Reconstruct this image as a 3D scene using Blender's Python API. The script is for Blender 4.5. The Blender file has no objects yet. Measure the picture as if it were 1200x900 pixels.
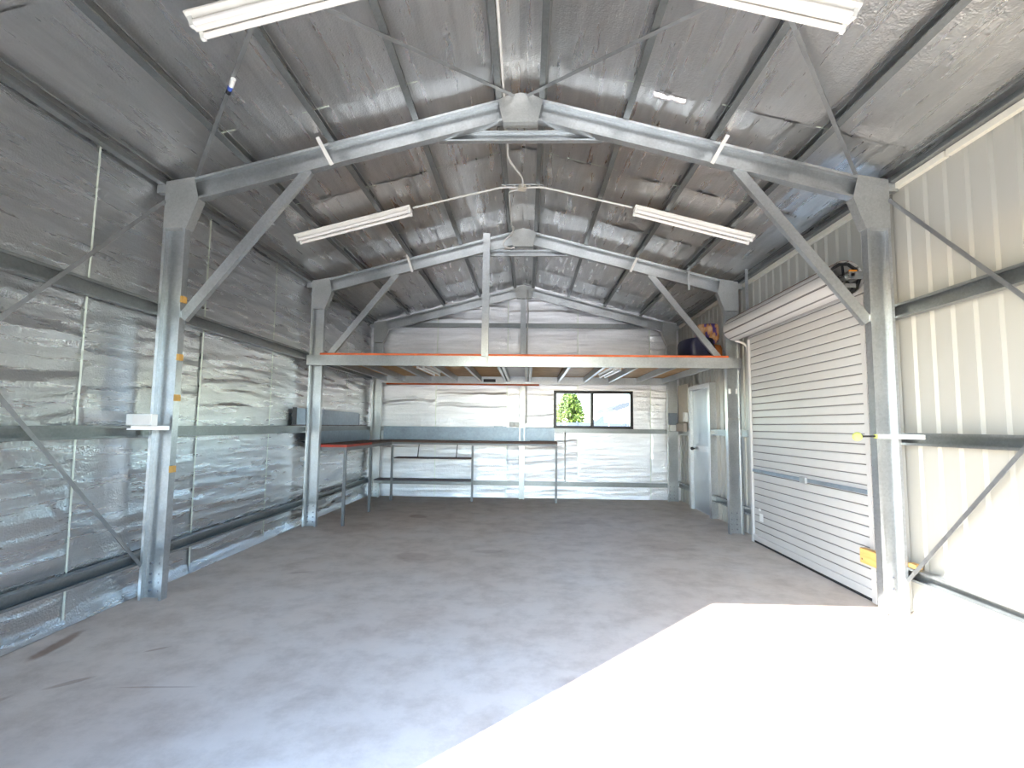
import bpy, bmesh, math, random
from mathutils import Vector, Matrix, noise

random.seed(7)
SC = bpy.context.scene
COL = SC.collection
R = math.radians

# ------------------------------------------------------------------ camera
cam_data = bpy.data.cameras.new('camera')
cam = bpy.data.objects.new('camera', cam_data)
COL.objects.link(cam)
cam_data.sensor_width = 36.0
cam_data.lens = 594.8 / 1200 * 36
cam_data.clip_start = 0.02
cam.matrix_world = (Matrix.Translation((0.083, 0, 1.5)) @ Matrix.Rotation(R(1.7245), 4, 'Z')
                    @ Matrix.Rotation(R(90 + 4.7179), 4, 'X') @ Matrix.Rotation(R(0.6675), 4, 'Z'))
SC.camera = cam

# ------------------------------------------------------------------ sky, sun, exposure
SUN_DIR = Vector((0.945, 1.0, -0.85)).normalized()       # the way the light travels
SUN_EL = math.asin(-SUN_DIR.z)
world = bpy.data.worlds.new('sky_world')
SC.world = world
world.use_nodes = True
wn = world.node_tree
bg = wn.nodes['Background']
sky = wn.nodes.new('ShaderNodeTexSky')
sky.sky_type = 'NISHITA'
sky.sun_disc = False
sky.sun_elevation = SUN_EL
sky.sun_rotation = math.atan2(-SUN_DIR.x, -SUN_DIR.y)
sky.air_density = 1.0
sky.dust_density = 0.4
sky.ozone_density = 3.0
wn.links.new(sky.outputs[0], bg.inputs['Color'])
bg.inputs['Strength'].default_value = 0.20

sun_data = bpy.data.lights.new('sun', 'SUN')
sun_data.energy = 4.0
sun_data.angle = R(0.55)
sun_data.color = (1.0, 0.99, 0.97)
sun = bpy.data.objects.new('sun', sun_data)
COL.objects.link(sun)
sun.rotation_euler = SUN_DIR.to_track_quat('-Z', 'Y').to_euler()
sun.location = (-8, -9, 9)

vs = SC.view_settings
SC.display_settings.display_device = 'sRGB'
vs.view_transform = 'Standard'
vs.look = 'None'
vs.use_curve_mapping = False
vs.gamma = 1.0
vs.exposure = 3.55
cy = SC.cycles
cy.max_bounces = 14
cy.diffuse_bounces = 8
cy.glossy_bounces = 8
cy.transmission_bounces = 6
cy.transparent_max_bounces = 8
cy.sample_clamp_indirect = 0.0
cy.use_denoising = True

# ------------------------------------------------------------------ measures (metres)
YF, YB = 1.18, 10.75            # front wall, back foil
Y1, Y2, Y3 = 4.312, 7.437, 10.56
XC = 3.18                       # outer face of the columns
XW = 3.28                       # wall lining
TAN = 0.2627                    # roof pitch
RAF = 4.463                     # rafter top line at the ridge
SL = math.sqrt(1 + TAN * TAN)


def raf_z(x):
    return RAF - TAN * abs(x)


# ------------------------------------------------------------------ materials
def new_mat(name):
    m = bpy.data.materials.new(name)
    m.use_nodes = True
    return m, m.node_tree, m.node_tree.nodes['Principled BSDF']


def N(nt, kind, **kw):
    n = nt.nodes.new(kind)
    for k, v in kw.items():
        if k in n.inputs.keys():
            n.inputs[k].default_value = v
        else:
            setattr(n, k, v)
    return n


def coords(nt, scale=(1, 1, 1), kind='Object'):
    tc = nt.nodes.new('ShaderNodeTexCoord')
    mp = nt.nodes.new('ShaderNodeMapping')
    mp.inputs['Scale'].default_value = scale
    nt.links.new(tc.outputs[kind], mp.inputs['Vector'])
    return mp.outputs['Vector']


def ramp(nt, src, stops):
    r = nt.nodes.new('ShaderNodeValToRGB')
    els = r.color_ramp.elements
    while len(els) < len(stops):
        els.new(0.5)
    for e, (p, c) in zip(els, stops):
        e.position = p
        e.color = (*c, 1) if len(c) == 3 else c
    nt.links.new(src, r.inputs[0])
    return r.outputs[0]


def bump(nt, bs, src, strength, dist):
    b = nt.nodes.new('ShaderNodeBump')
    b.inputs['Strength'].default_value = strength
    b.inputs['Distance'].default_value = dist
    nt.links.new(src, b.inputs['Height'])
    nt.links.new(b.outputs[0], bs.inputs['Normal'])


def plain(name, col, rough=0.5, metal=0.0, var=0.12, scale=14.0, stretch=(1, 1, 1), bmp=0.0, spec=0.5):
    """one colour with a little mottling"""
    m, nt, bs = new_mat(name)
    v = coords(nt, stretch)
    nz = N(nt, 'ShaderNodeTexNoise', Scale=scale, Detail=4.0, Roughness=0.6)
    nt.links.new(v, nz.inputs['Vector'])
    lo = tuple(c * (1 - var) for c in col)
    hi = tuple(min(1, c * (1 + var)) for c in col)
    nt.links.new(ramp(nt, nz.outputs['Fac'], [(0.3, lo), (0.7, hi)]), bs.inputs['Base Color'])
    bs.inputs['Roughness'].default_value = rough
    bs.inputs['Metallic'].default_value = metal
    bs.inputs['Specular IOR Level'].default_value = spec
    if bmp:
        bump(nt, bs, nz.outputs['Fac'], 0.5, bmp)
    return m


def galv(name, col=(0.47, 0.49, 0.50), rough=0.33, metal=0.8, scale=60):
    """galvanised steel with spangle"""
    m, nt, bs = new_mat(name)
    v = coords(nt)
    vo = N(nt, 'ShaderNodeTexVoronoi', Scale=float(scale))
    nz = N(nt, 'ShaderNodeTexNoise', Scale=3.0, Detail=5.0)
    nt.links.new(v, vo.inputs['Vector'])
    nt.links.new(v, nz.inputs['Vector'])
    c1 = ramp(nt, vo.outputs['Color'], [(0.1, tuple(c * 0.93 for c in col)), (0.9, tuple(min(1, c * 1.07) for c in col))])
    c2 = ramp(nt, nz.outputs['Fac'], [(0.3, (0.86, 0.86, 0.86)), (0.7, (1.08, 1.08, 1.08))])
    mx = nt.nodes.new('ShaderNodeMix')
    mx.data_type = 'RGBA'
    mx.blend_type = 'MULTIPLY'
    mx.inputs[0].default_value = 1.0
    nt.links.new(c1, mx.inputs[6])
    nt.links.new(c2, mx.inputs[7])
    nt.links.new(mx.outputs[2], bs.inputs['Base Color'])
    bs.inputs['Metallic'].default_value = metal
    rr = ramp(nt, nz.outputs['Fac'], [(0.2, (rough - 0.03,) * 3), (0.8, (rough + 0.05,) * 3)])
    nt.links.new(rr, bs.inputs['Roughness'])
    return m


def foil_mat(name, col, rough, stretch, b_amp):
    """woven foil insulation: fine scrim, dull streaks, tiny sparkling dents"""
    m, nt, bs = new_mat(name)
    v = coords(nt, stretch)
    st = N(nt, 'ShaderNodeTexNoise', Scale=1.0, Detail=6.0, Roughness=0.62)
    nt.links.new(v, st.inputs['Vector'])
    nt.links.new(ramp(nt, st.outputs['Fac'], [(0.3, tuple(c * 0.84 for c in col)), (0.68, col)]), bs.inputs['Base Color'])
    nt.links.new(ramp(nt, st.outputs['Fac'], [(0.3, (rough + 0.1,) * 3), (0.7, (rough - 0.05,) * 3)]), bs.inputs['Roughness'])
    bs.inputs['Metallic'].default_value = 0.93
    v2 = coords(nt)
    fine = N(nt, 'ShaderNodeTexVoronoi', Scale=70.0)
    nt.links.new(v2, fine.inputs['Vector'])
    mid = N(nt, 'ShaderNodeTexNoise', Scale=16.0, Detail=4.0)
    nt.links.new(v2, mid.inputs['Vector'])
    a = N(nt, 'ShaderNodeMath', operation='MULTIPLY')
    a.inputs[1].default_value = 0.40
    nt.links.new(fine.outputs['Distance'], a.inputs[0])
    b = N(nt, 'ShaderNodeMath', operation='ADD')
    nt.links.new(a.outputs[0], b.inputs[0])
    nt.links.new(mid.outputs['Fac'], b.inputs[1])
    c = N(nt, 'ShaderNodeMath', operation='ADD')
    nt.links.new(b.outputs[0], c.inputs[0])
    nt.links.new(st.outputs['Fac'], c.inputs[1])
    bump(nt, bs, c.outputs[0], 0.8, b_amp)
    return m


def concrete_mat():
    m, nt, bs = new_mat('concrete_floor')
    v = coords(nt)
    big = N(nt, 'ShaderNodeTexNoise', Scale=0.55, Detail=6.0, Roughness=0.62)
    med = N(nt, 'ShaderNodeTexNoise', Scale=3.2, Detail=8.0, Roughness=0.7)
    fin = N(nt, 'ShaderNodeTexNoise', Scale=60.0, Detail=4.0)
    for n in (big, med, fin):
        nt.links.new(v, n.inputs['Vector'])
    c1 = ramp(nt, big.outputs['Fac'], [(0.28, (0.56, 0.465, 0.385)), (0.5, (0.63, 0.55, 0.47)), (0.72, (0.64, 0.585, 0.53))])
    c2 = ramp(nt, med.outputs['Fac'], [(0.3, (0.76, 0.73, 0.70)), (0.55, (1, 1, 1)), (0.75, (1.06, 1.06, 1.06))])

    def mul(a, b, f=1.0, mode='MULTIPLY'):
        x = nt.nodes.new('ShaderNodeMix')
        x.data_type = 'RGBA'
        x.blend_type = mode
        if isinstance(f, float):
            x.inputs[0].default_value = f
        else:
            nt.links.new(f, x.inputs[0])
        nt.links.new(a, x.inputs[6])
        if isinstance(b, tuple):
            x.inputs[7].default_value = (*b, 1)
        else:
            nt.links.new(b, x.inputs[7])
        return x.outputs[2]
    col = mul(c1, c2)
    # rust and oil marks that lie on the slab (x, y, half-width, half-length, turn)
    tc = nt.nodes.new('ShaderNodeTexCoord')
    wob = N(nt, 'ShaderNodeTexNoise', Scale=7.0, Detail=5.0)
    nt.links.new(v, wob.inputs['Vector'])
    marks = [(-3.05, 3.44, 0.055, 0.30, 0.15, 0.75), (-2.52, 2.98, 0.03, 0.13, -0.8, 0.5), (-2.02, 2.95, 0.012, 0.26, -1.5, 0.4),
             (-2.35, 3.42, 0.02, 0.09, -0.9, 0.5), (-2.75, 2.75, 0.03, 0.10, -0.5, 0.4), (-1.69, 8.46, 0.17, 0.22, 0.6, 0.5),
             (0.40, 3.1, 0.16, 0.12, 0.3, 0.3), (-1.2, 5.9, 0.20, 0.28, 0.9, 0.32), (-0.35, 6.2, 0.25, 0.10, 0.1, 0.3),
             (-2.5, 7.4, 0.35, 0.5, 0.1, 0.25), (1.0, 8.2, 0.5, 0.22, 0.2, 0.22), (-2.2, 5.2, 0.03, 0.12, -1.2, 0.4), (1.9, 6.6, 0.4, 0.3, 0.4, 0.2)]
    for (x, y, hx, hy, t, s) in marks:
        mp = nt.nodes.new('ShaderNodeMapping')
        mp.vector_type = 'TEXTURE'
        mp.inputs['Location'].default_value = (x, y, 0)
        mp.inputs['Rotation'].default_value = (0, 0, t)
        mp.inputs['Scale'].default_value = (hx, hy, 1)
        nt.links.new(tc.outputs['Object'], mp.inputs['Vector'])
        ln = N(nt, 'ShaderNodeVectorMath', operation='LENGTH')
        nt.links.new(mp.outputs[0], ln.inputs[0])
        ad = N(nt, 'ShaderNodeMath', operation='ADD')
        nt.links.new(ln.outputs['Value'], ad.inputs[0])
        nt.links.new(wob.outputs['Fac'], ad.inputs[1])
        f = ramp(nt, ad.outputs[0], [(0.0, (s,) * 3), (0.72, (s,) * 3), (1.0, (0, 0, 0))])
        # ramps end at 1: shift the sum so the edge falls near length 0.75
        ad.use_clamp = False
        sb = N(nt, 'ShaderNodeMath', operation='MULTIPLY')
        sb.inputs[1].default_value = 0.66
        nt.links.new(ad.outputs[0], sb.inputs[0])
        nt.links.new(sb.outputs[0], f.node.inputs[0])
        col = mul(col, (0.42, 0.30, 0.24), f)
    nt.links.new(col, bs.inputs['Base Color'])
    bs.inputs['Roughness'].default_value = 0.62
    bs.inputs['Specular IOR Level'].default_value = 0.4
    ad = N(nt, 'ShaderNodeMath', operation='ADD')
    nt.links.new(med.outputs['Fac'], ad.inputs[0])
    nt.links.new(fin.outputs['Fac'], ad.inputs[1])
    bump(nt, bs, ad.outputs[0], 0.25, 0.003)
    return m


def glass_mat():
    m, nt, bs = new_mat('window_glass')
    out = nt.nodes['Material Output']
    tr = nt.nodes.new('ShaderNodeBsdfTransparent')
    tr.inputs[0].default_value = (0.93, 0.96, 0.95, 1)
    gl = nt.nodes.new('ShaderNodeBsdfGlossy')
    gl.inputs['Roughness'].default_value = 0.02
    fr = nt.nodes.new('ShaderNodeFresnel')
    fr.inputs[0].default_value = 1.22
    mx = nt.nodes.new('ShaderNodeMixShader')
    nt.links.new(fr.outputs[0], mx.inputs[0])
    nt.links.new(tr.outputs[0], mx.inputs[1])
    nt.links.new(gl.outputs[0], mx.inputs[2])
    nt.links.new(mx.outputs[0], out.inputs['Surface'])
    return m


def wood_mat(name, dark, light, scale=(2, 30, 30), rough=0.6):
    m, nt, bs = new_mat(name)
    v = coords(nt, scale)
    nz = N(nt, 'ShaderNodeTexNoise', Scale=1.0, Detail=5.0, Roughness=0.6)
    nt.links.new(v, nz.inputs['Vector'])
    nt.links.new(ramp(nt, nz.outputs['Fac'], [(0.32, dark), (0.68, light)]), bs.inputs['Base Color'])
    bs.inputs['Roughness'].default_value = rough
    return m


M = dict(
    concrete=concrete_mat(),
    gravel=plain('driveway_concrete', (0.55, 0.505, 0.43), 0.85, 0, 0.15, 3.0, bmp=0.004),
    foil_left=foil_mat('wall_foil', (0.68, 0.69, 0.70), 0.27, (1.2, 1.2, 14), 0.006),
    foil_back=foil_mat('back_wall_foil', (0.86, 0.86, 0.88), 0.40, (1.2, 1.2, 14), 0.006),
    foil_roof=foil_mat('roof_foil', (0.72, 0.715, 0.71), 0.28, (14, 1.2, 14), 0.005),
    tape=plain('foil_lap_tape', (0.74, 0.80, 0.70), 0.35, 0.25, 0.06),
    clad=plain('cream_cladding', (0.41, 0.40, 0.355), 0.38, 0.0, 0.04, 2.5, (1, 1, 0.2)),
    clad_out=plain('outer_cladding', (0.50, 0.49, 0.45), 0.5, 0.0, 0.05, 2.0),
    trim=plain('cream_trim', (0.72, 0.68, 0.58), 0.45, 0, 0.04),
    steel=galv('galvanised_steel'),
    steel_dark=galv('galvanised_purlin', (0.27, 0.285, 0.285), 0.36, 0.75),
    steel_plate=galv('galvanised_plate', (0.46, 0.47, 0.46), 0.45, 0.7, 70),
    leg_steel=galv('leg_steel', (0.20, 0.205, 0.21), 0.45, 0.5, 24),
    strap=galv('brace_strap', (0.36, 0.37, 0.375), 0.45, 0.8, 20),
    bolt=plain('bolt_zinc', (0.30, 0.31, 0.33), 0.4, 0.8, 0.05),
    tray=galv('galvanised_sheet', (0.30, 0.36, 0.42), 0.42, 0.6, 26),
    shutter=plain('roller_door_paint', (0.52, 0.51, 0.495), 0.42, 0.0, 0.03, 3.0, (1, 1, 1)),
    groove_shade=plain('roller_door_groove_shade', (0.20, 0.19, 0.185), 0.6, 0, 0.05),  # darker copy of the door paint: shade painted into the recesses
    rust=plain('rusty_edge', (0.20, 0.075, 0.045), 0.8, 0, 0.25),
    black=plain('black_plastic', (0.018, 0.018, 0.02), 0.45, 0, 0.1),
    black_alu=plain('black_window_frame', (0.012, 0.012, 0.016), 0.35, 0.0, 0.1),
    rubber=plain('rubber_seal', (0.02, 0.02, 0.02), 0.8, 0, 0.1),
    white=plain('white_enamel', (0.80, 0.77, 0.72), 0.35, 0, 0.03),
    tube=plain('fluorescent_tube', (0.88, 0.85, 0.82), 0.25, 0, 0.02),
    pvc=plain('grey_pvc_conduit', (0.66, 0.65, 0.62), 0.4, 0, 0.04),
    pvc_box=plain('beige_junction_box', (0.60, 0.55, 0.46), 0.45, 0, 0.05),
    outlet=plain('outlet_plastic', (0.80, 0.80, 0.76), 0.35, 0, 0.03),
    grey_box_and_shade=plain('grey_switch_box_and_shade', (0.16, 0.19, 0.23), 0.5, 0, 0.06),
    cream_board=plain('cream_board', (0.66, 0.60, 0.50), 0.6, 0, 0.06),
    tan_box=plain('tan_box', (0.42, 0.36, 0.30), 0.6, 0, 0.08),
    ply=wood_mat('particleboard_underside', (0.46, 0.25, 0.09), (0.60, 0.36, 0.15), (6, 6, 6)),
    ply_edge=plain('orange_board_edge', (0.62, 0.13, 0.035), 0.6, 0, 0.2, 6),
    bench_top=wood_mat('bench_top_board', (0.07, 0.035, 0.025), (0.15, 0.08, 0.055), (2, 20, 20)),
    bench_red=plain('red_bench_edge', (0.42, 0.05, 0.03), 0.6, 0, 0.25, 5),
    timber=wood_mat('pine_timber', (0.62, 0.33, 0.09), (0.78, 0.50, 0.18), (20, 3, 20)),
    shelf_dark=wood_mat('dark_shelf_board', (0.055, 0.04, 0.05), (0.11, 0.075, 0.08), (2, 20, 20)),
    panel_white=plain('white_ribbed_panel', (0.74, 0.74, 0.72), 0.5, 0, 0.03),
    clip=plain('brown_tape', (0.52, 0.30, 0.08), 0.6, 0, 0.2),
    ball=plain('yellow_green_felt', (0.60, 0.66, 0.16), 0.9, 0, 0.1, 60, bmp=0.002),
    navy=plain('navy_bag', (0.012, 0.013, 0.036), 0.5, 0, 0.3, 12),
    bag_orange=plain('orange_bag', (0.45, 0.14, 0.03), 0.5, 0, 0.3, 12),
    sticker_o=plain('orange_label', (0.95, 0.36, 0.02), 0.5, 0, 0.05),
    sticker_w=plain('white_label', (0.82, 0.82, 0.80), 0.5, 0, 0.03),
    sticker_b=plain('blue_label', (0.06, 0.12, 0.50), 0.4, 0, 0.1),
    leaf=plain('leaf_green', (0.075, 0.11, 0.012), 0.55, 0, 0.45, 5),
    bark=plain('bark', (0.10, 0.075, 0.05), 0.9, 0, 0.3),
    house_wall=plain('house_render', (0.74, 0.73, 0.70), 0.8, 0, 0.03, 2),
    house_roof=plain('house_roof_sheet', (0.03, 0.031, 0.036), 0.6, 0, 0.08),
    fence=plain('grey_fence_sheet', (0.04, 0.046, 0.06), 0.6, 0, 0.08),
    glass=glass_mat(),
    door_leaf=plain('door_leaf', (0.36, 0.40, 0.43), 0.38, 0.5, 0.05, 3),
)


# bag printed in purple and orange bands
def bag_print():
    m, nt, bs = new_mat('purple_orange_print')
    v = coords(nt, (9, 9, 5))
    nz = N(nt, 'ShaderNodeTexNoise', Scale=1.3, Detail=3.0)
    nt.links.new(v, nz.inputs['Vector'])
    nt.links.new(ramp(nt, nz.outputs['Fac'], [(0.36, (0.05, 0.03, 0.16)), (0.46, (0.10, 0.05, 0.22)), (0.50, (0.50, 0.22, 0.06)),
                                              (0.62, (0.62, 0.40, 0.24))]), bs.inputs['Base Color'])
    bs.inputs['Roughness'].default_value = 0.4
    return m


M['bag_print'] = bag_print()


# ------------------------------------------------------------------ mesh helpers
class MB:
    """collects shapes; build() links them as one mesh object"""

    def __init__(self):
        self.v, self.f = [], []

    def add(self, vs, fs):
        b = len(self.v)
        self.v += [tuple(p) for p in vs]
        self.f += [tuple(b + i for i in f) for f in fs]
        return self

    def box(self, a, b):
        x0, x1 = sorted((a[0], b[0]))
        y0, y1 = sorted((a[1], b[1]))
        z0, z1 = sorted((a[2], b[2]))
        vs = [(x0, y0, z0), (x1, y0, z0), (x1, y1, z0), (x0, y1, z0), (x0, y0, z1), (x1, y0, z1), (x1, y1, z1), (x0, y1, z1)]
        return self.add(vs, [(3, 2, 1, 0), (4, 5, 6, 7), (0, 1, 5, 4), (1, 2, 6, 5), (2, 3, 7, 6), (3, 0, 4, 7)])

    def prism(self, poly, d):
        """planar polygon (3-D points) pushed along the vector d"""
        n = len(poly)
        d = Vector(d)
        p0 = [Vector(p) for p in poly]
        nrm = Vector((0, 0, 0))
        for i in range(n):
            nrm += p0[i].cross(p0[(i + 1) % n])
        if nrm.dot(d) < 0:
            p0 = p0[::-1]
        vs = p0 + [p + d for p in p0]
        fs = [tuple(reversed(range(n))), tuple(range(n, 2 * n))]
        fs += [(i, (i + 1) % n, n + (i + 1) % n, n + i) for i in range(n)]
        return self.add(vs, fs)

    def bar(self, p0, p1, w, t, up=(0, 0, 1)):
        """rectangular bar: w across along (axis x up), t along up"""
        p0, p1 = Vector(p0), Vector(p1)
        ax = (p1 - p0).normalized()
        s = ax.cross(Vector(up)).normalized()
        u = s.cross(ax).normalized()
        q = [p0 + s * w / 2 + u * t / 2, p0 - s * w / 2 + u * t / 2, p0 - s * w / 2 - u * t / 2, p0 + s * w / 2 - u * t / 2]
        return self.prism(q, p1 - p0)

    def csec(self, p0, p1, u, v, D, B, lip=0.013, t=0.003, cut0=None, cut1=None):
        """lipped channel: web D wide along u standing at v = B, mouth at v = 0"""
        p0, p1 = Vector(p0), Vector(p1)
        ax = (p1 - p0)
        L = ax.length
        ax.normalize()
        u = Vector(u)
        u = (u - ax * u.dot(ax)).normalized()
        v = Vector(v)
        v = (v - ax * v.dot(ax) - u * v.dot(u)).normalized()
        h = D / 2
        pr = [(-h + lip, 0), (-h, 0), (-h, B), (h, B), (h, 0), (h - lip, 0),
              (h - lip, t), (h - t, t), (h - t, B - t), (-h + t, B - t), (-h + t, t), (-h + lip, t)]
        c0 = cut0 or (lambda a, b: 0.0)
        c1 = cut1 or (lambda a, b: 0.0)
        vs = [p0 + u * a + v * b + ax * c0(a, b) for a, b in pr] + [p0 + u * a + v * b + ax * (L + c1(a, b)) for a, b in pr]
        n = 12
        fs = [(i, (i + 1) % n, n + (i + 1) % n, n + i) for i in range(n)]
        if u.cross(v).dot(ax) < 0:
            fs = [tuple(reversed(f)) for f in fs]
        # open ends closed by quads between outer and inner outline
        for o in (0, n):
            for i in range(5):
                a, b, c, d = i, i + 1, 10 - i, 11 - i
                fs.append((o + a, o + b, o + c, o + d))
        return self.add(vs, fs)

    def tube(self, pts, r, n=10, close=True):
        pts = [Vector(p) for p in pts]
        rings = []
        prev = None
        for i, p in enumerate(pts):
            a = pts[max(i - 1, 0)]
            b = pts[min(i + 1, len(pts) - 1)]
            t = (b - a).normalized()
            if prev is None:
                ref = Vector((0, 0, 1)) if abs(t.z) < 0.9 else Vector((1, 0, 0))
                s = t.cross(ref).normalized()
            else:
                s = (prev - t * prev.dot(t)).normalized()
            prev = s
            w = t.cross(s)
            rr = r[i] if isinstance(r, (list, tuple)) else r
            rings.append([p + s * rr * math.cos(2 * math.pi * k / n) + w * rr * math.sin(2 * math.pi * k / n) for k in range(n)])
        vs = [q for ring in rings for q in ring]
        fs = []
        for i in range(len(pts) - 1):
            for k in range(n):
                fs.append((i * n + k, i * n + (k + 1) % n, (i + 1) * n + (k + 1) % n, (i + 1) * n + k))
        if close:
            fs.append(tuple(reversed(range(n))))
            fs.append(tuple(range((len(pts) - 1) * n, len(pts) * n)))
        return self.add(vs, fs)

    def ball(self, c, r, n=12, m=8):
        vs, fs = [], []
        for j in range(1, m):
            a = math.pi * j / m
            for k in range(n):
                b = 2 * math.pi * k / n
                vs.append((c[0] + r * math.sin(a) * math.cos(b), c[1] + r * math.sin(a) * math.sin(b), c[2] + r * math.cos(a)))
        top = len(vs)
        vs += [(c[0], c[1], c[2] + r), (c[0], c[1], c[2] - r)]
        for j in range(m - 2):
            for k in range(n):
                fs.append((j * n + k, (j + 1) * n + k, (j + 1) * n + (k + 1) % n, j * n + (k + 1) % n))
        for k in range(n):
            fs.append((top, k, (k + 1) % n))
            fs.append((top + 1, (m - 2) * n + (k + 1) % n, (m - 2) * n + k))
        return self.add(vs, fs)

    def build(self, name, mat, parent=None, smooth=False, bev=0.0):
        me = bpy.data.meshes.new(name)
        off = parent.matrix_world.translation if (parent is not None and parent.type == 'EMPTY') else Vector((0, 0, 0))
        me.from_pydata([(Vector(p) - off)[:] for p in self.v], [], self.f)
        me.validate()
        if smooth:
            me.shade_smooth()
        o = bpy.data.objects.new(name, me)
        COL.objects.link(o)
        for mt in (mat if isinstance(mat, (list, tuple)) else [mat]):
            me.materials.append(mt)
        if parent is not None:
            o.parent = parent
            if parent.type != 'EMPTY' and parent.parent is not None:
                pass
        if bev:
            b = o.modifiers.new('soft_edges', 'BEVEL')
            b.width = bev
            b.segments = 2
            b.limit_method = 'ANGLE'
        # meshes that sit under a mesh part whose own parent is an offset Empty share that offset
        if parent is not None and parent.type == 'MESH' and parent.parent is not None and parent.parent.type == 'EMPTY':
            d = parent.parent.location
            me.transform(Matrix.Translation(-d))
        return o


def thing(name, label, cat, loc=(0, 0, 0), group=None):
    o = bpy.data.objects.new(name, None)
    COL.objects.link(o)
    o.location = loc
    o.empty_display_size = 0.1
    o.matrix_world = Matrix.Translation(loc)
    tag(o, label, cat, group)
    return o


def tag(o, label, cat, group=None):
    o['label'] = label
    o['category'] = cat
    if group:
        o['group'] = group
    return o


def struct(o, label=None, cat=None):
    o['kind'] = 'structure'
    if label:
        o['label'] = label
    if cat:
        o['category'] = cat
    return o


# ------------------------------------------------------------------ ground and slab
struct(MB().box((-45, -40, -0.35), (45, 70, -0.06)).build('ground', M['gravel']), 'pale ground around the shed seen through the window', 'ground')
struct(MB().box((-3.36, 1.05, -0.3), (3.36, 10.86, 0.0)).build('floor', M['concrete']), 'stained grey concrete slab floor with a sunlit patch', 'floor')
struct(MB().box((-6, -8, -0.3), (6, 1.045, -0.02)).build('floor_driveway', M['gravel']), 'concrete apron in front of the shed opening', 'driveway')

# ------------------------------------------------------------------ foil linings
CREASE = {'wall': None}


def frac(a):
    return a - math.floor(a)


def fold(s, sharp=3.0):
    """0..1 sawtooth with a rounded rise and a sharp fall: a hanging fold"""
    t = frac(s)
    return t ** sharp if t < 0.84 else 0.84 ** sharp * (1 - (t - 0.84) / 0.16)


def wall_d(u, v, seed, amp, fine=1.0):
    n = noise.noise
    w = n((u * 0.45 + seed * 3.1, v * 0.8, seed)) * 0.75
    jag = n((u * 2.4, v * 1.4, seed + 20)) * 0.13 + n((u * 8.0, v * 2.5, seed + 33)) * 0.045 + n((u * 24.0, v * 6, seed + 3)) * 0.015
    m1 = max(0.0, n((u * 0.55, v * 1.3, seed + 5)) + 0.45)
    m2 = max(0.0, n((u * 0.8, v * 1.7, seed + 9)) + 0.35)
    m3 = max(0.0, n((u * 1.0, v * 1.2, seed + 14)) + 0.25)
    w *= 0.4 + 0.6 * fine
    d = fold(v * 3.3 + w + jag + seed * 0.37, 2.4) * 0.021 * m1
    d += fold(v * 6.6 + w * 1.7 + jag * 1.7 + seed * 0.71, 2.0) * 0.013 * m2 * fine
    d += fold(v * 11.0 + w * 2.2 + jag * 2.0 + seed * 0.2, 1.6) * 0.0045 * m3 * fine
    d += n((u * 1.2, v * 1.1, seed + 40)) * 0.010
    d += n((u * 1.6, v * 18.0, seed + 50)) * 0.0030
    return d * amp


def grid_sheet(pos, nrm, u0, u1, v0, v1fun, nu, nv, disp):
    """grid of points pos(u, v) pushed along nrm by disp(u, v)"""
    vs, fs = [], []
    for j in range(nv + 1):
        for i in range(nu + 1):
            u = u0 + (u1 - u0) * i / nu
            v1 = v1fun(u)
            v = v0 + (v1 - v0) * j / nv
            vs.append(Vector(pos(u, v)) + Vector(nrm) * disp(u, v))
    for j in range(nv):
        for i in range(nu):
            a = j * (nu + 1) + i
            fs.append((a, a + 1, a + nu + 2, a + nu + 1))
    return vs, fs


# left wall: outer cladding is the setting, foil sheets hang on it
wall_left = struct(MB().box((-3.36, YF, -0.05), (-3.33, 10.80, 3.68)).build('wall_left', M['clad_out']),
                   'long left wall lined with silver foil insulation sheets', 'wall')
laps_l = [1.2, 2.29, 3.70, 5.09, 6.52, 7.93, 9.34, 10.74]
amps_l = [1.2, 1.25, 0.75, 1.0, 0.85, 1.1, 1.0]
for k in range(7):
    y0, y1 = laps_l[k], laps_l[k + 1]

    def dl(u, v, k=k, y0=y0, y1=y1):
        e = min(1.0, (y1 + 0.02 - u) / 0.05, (u - y0) / 0.05 + 0.2)
        d = wall_d(u, v, k + 1.3, amps_l[k]) * max(0.1, e)
        for gz in (0.35, 1.42, 2.5):
            d *= 1 - 0.6 * math.exp(-((v - gz) / 0.10) ** 2)
        return d + 0.004 * (k % 2) + (0.03 * max(0, 0.10 - v) / 0.10 if v < 0.10 else 0)
    vs, fs = grid_sheet(lambda u, v: (-XW, u, v), (1, 0, 0), y0 - 0.01, y1 + 0.02, 0.004, lambda u: 3.70, 44, 260, dl)
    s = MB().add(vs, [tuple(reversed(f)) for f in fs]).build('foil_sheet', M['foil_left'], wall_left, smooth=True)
    if k:
        MB().add(*grid_sheet(lambda u, v: (-XW + 0.014 + 0.002 * math.sin(v * 2.1 + k), u + 0.010 * math.sin(v * 1.3 + k), v), (1, 0, 0),
                             y0 - 0.009, y0 + 0.009, 0.02, lambda u: 3.66, 1, 40,
                             lambda u, v: 0.006 * abs(noise.noise((v * 3, k, 1))))).build('lap_tape', M['tape'], wall_left)
struct(MB().box((-3.30, YF, 0.0), (-3.262, 10.7, 0.018)).build('baseboard_left', M['steel_dark']), 'thin metal base strip along the left wall', 'trim')

# back wall with the window opening (x .645..2.30, z 1.455..2.25)
WX0, WX1, WZ0, WZ1 = 0.645, 2.305, 1.455, 2.255


def gable(z_add, x):
    return RAF + z_add - TAN * abs(x)


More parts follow.
